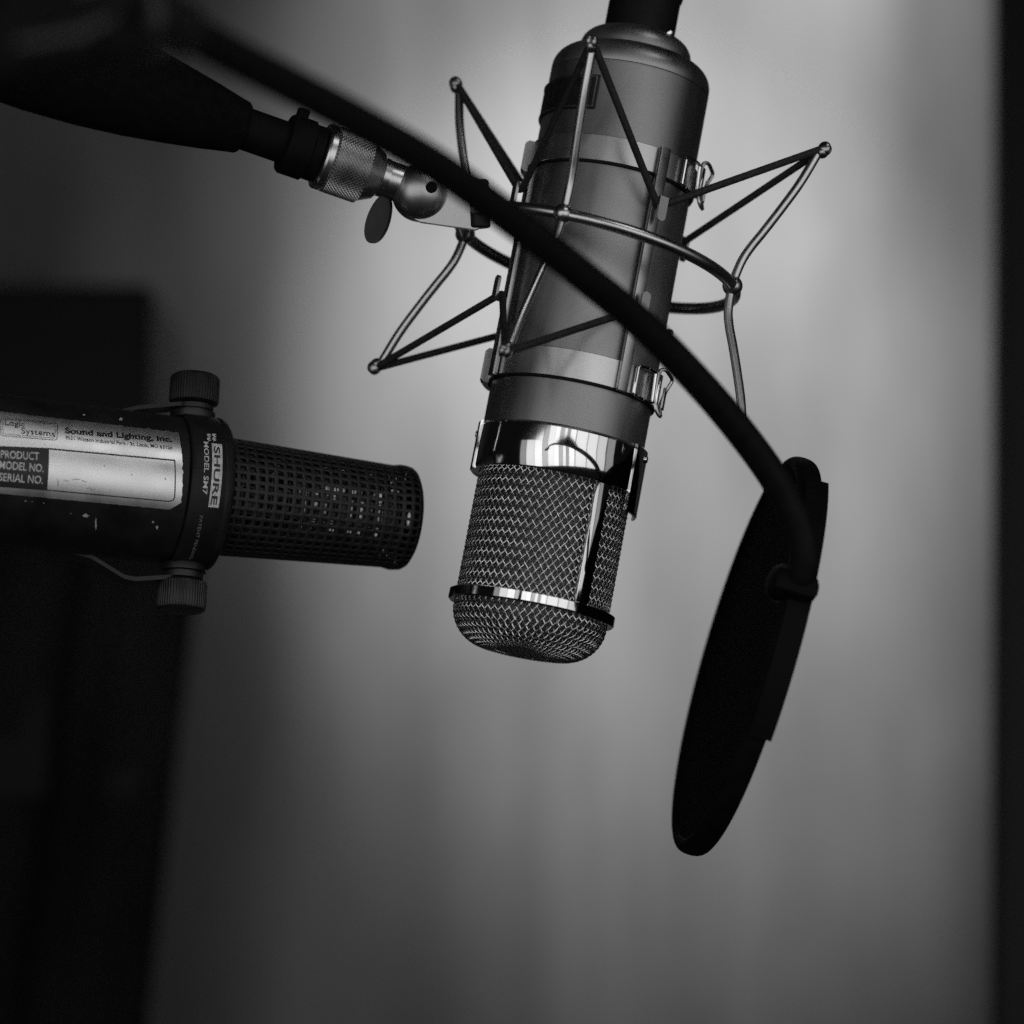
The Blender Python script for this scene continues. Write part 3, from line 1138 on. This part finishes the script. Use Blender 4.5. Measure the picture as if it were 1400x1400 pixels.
# chipped paint
bm = bmesh.new()
bm.from_mesh(body.data)
CR = DR + .10
for cx_, cy_, sx, sy, nn in ((117, 705, 6, 4, 9), (131, 716, 1.6, 10, 8), (209, 714, 2.2, 2, 6), (214.5, 721, 2, 3.5, 7), (35, 685, 1.8, 1, 6), (44, 686, 1.2, .8, 5), (60, 688, 1, .8, 5), (165, 573, 3, 3, 7), (115, 567, 4, 1.2, 6), (97, 702, 1.2, .8, 5)):
    ctr = pix2cyl(cx_, cy_, CR)
    vs = []
    for k in range(nn * 2):
        a = 2 * PI * k / (nn * 2)
        f = rnd.uniform(.35, 1.0)
        q = pix2cyl(cx_ + math.cos(a) * sx * f, cy_ + math.sin(a) * sy * f, CR)
        vs.append(bm.verts.new(wrap(*q, CR) * MM))
    fc = bm.faces.new(vs)
    fc.material_index = 1
body.data.materials.append(M['chip'])
bm.to_mesh(body.data); bm.free()

# ================================================================== lights
def aim(o, target):
    d = (Vector(target) - o.location).normalized()
    o.rotation_euler = d.to_track_quat('-Z', 'Y').to_euler()


def area(name, loc, target, sx, sy, power, spread=180):
    l = bpy.data.lights.new(name, 'AREA')
    l.shape = 'RECTANGLE'; l.size = sx; l.size_y = sy; l.energy = power
    l.spread = R(spread)
    o = bpy.data.objects.new(name, l); COL.objects.link(o)
    o.location = loc; aim(o, target)
    return o


def spot(name, loc, target, power, angle, blend, radius):
    l = bpy.data.lights.new(name, 'SPOT')
    l.energy = power; l.spot_size = R(angle); l.spot_blend = blend; l.shadow_soft_size = radius
    o = bpy.data.objects.new(name, l); COL.objects.link(o)
    o.location = loc; aim(o, target)
    return o


mic_c = CAMW @ (FM @ Vector((0, 0, 40)) * MM)
# wall wash: two lamps above the picture
spot('wall_lamp', (0.318, 2.064, 2.735), (0.161, 2.6, 2.16), 44, 56.8, 1.0, .04)
spot('wall_lamp', (-0.093, 1.715, 2.659), (0.125, 2.6, 1.80), 108, 34.4, 1.0, .04)
# a bank of tall soft panels round the front of the microphones, seen as stripes in the chrome
for deg, wdeg, lum, hgt in ((-50, 8, .22, .9), (-40, 11, .62, .9), (-29, 10.4, .85, .9), (-20, 6.6, .42, .9), (-12.4, 8, .8, .9), (-5.2, 6, .95, .9), (.6, 4.6, .40, .9),
                            (5.2, 4, .8, .9), (9.4, 3.4, .3, .9), (15, 7.4, .85, .9), (27, 15, .72, .9), (42, 13.5, .65, .9), (56, 13, .48, .9), (70, 12, .2, .9)):
    a = R(deg)
    rad = 1.4
    loc = mic_c + Vector((math.sin(a) * rad, -math.cos(a) * rad, -0.04))
    wdt = rad * R(wdeg)
    area('soft_panel', loc, mic_c + Vector((0, 0, -.04)), wdt, hgt, lum * PI * wdt * hgt, 150)
# narrow lamp off to the left
a = R(-98)
area('strip_lamp', mic_c + Vector((math.sin(a) * 1.5, -math.cos(a) * 1.5, .2)), mic_c, .03, .7, .06, 180)
# small high lamp that glances off the silver label
lp = CAMW @ ((FD @ wrap(-50, DR * R(27), DR)) * MM)
ln = (CAMW.to_3x3() @ (FD.to_3x3() @ Vector((0, -math.cos(R(27)), math.sin(R(27)))))).normalized()
lv = (CAMLOC - lp).normalized()
rd = (2 * ln.dot(lv) * ln - lv).normalized()
area('high_lamp', lp + rd * 1.2, lp, .6, .3, 0.075, 40)

w = bpy.data.worlds.new('World'); scene.world = w
w.use_nodes = True
w.node_tree.nodes['Background'].inputs['Color'].default_value = (.5, .5, .5, 1)
w.node_tree.nodes['Background'].inputs['Strength'].default_value = 0.008

# ================================================================== camera object
cam = bpy.data.cameras.new('camera')
cam.sensor_fit = 'HORIZONTAL'; cam.sensor_width = 36
cam.lens = 18 / math.tan(FOV / 2)
cam.clip_start = .05; cam.clip_end = 50
cam.dof.use_dof = True
cam.dof.focus_distance = 1.092
cam.dof.aperture_fstop = 5.3
co = bpy.data.objects.new('camera', cam); COL.objects.link(co)
co.matrix_world = CAMW
scene.camera = co

scene.view_settings.view_transform = 'Standard'
scene.view_settings.look = 'None'
scene.view_settings.exposure = 0
scene.view_settings.gamma = 1
scene.cycles.use_denoising = False
scene.cycles.max_bounces = 8
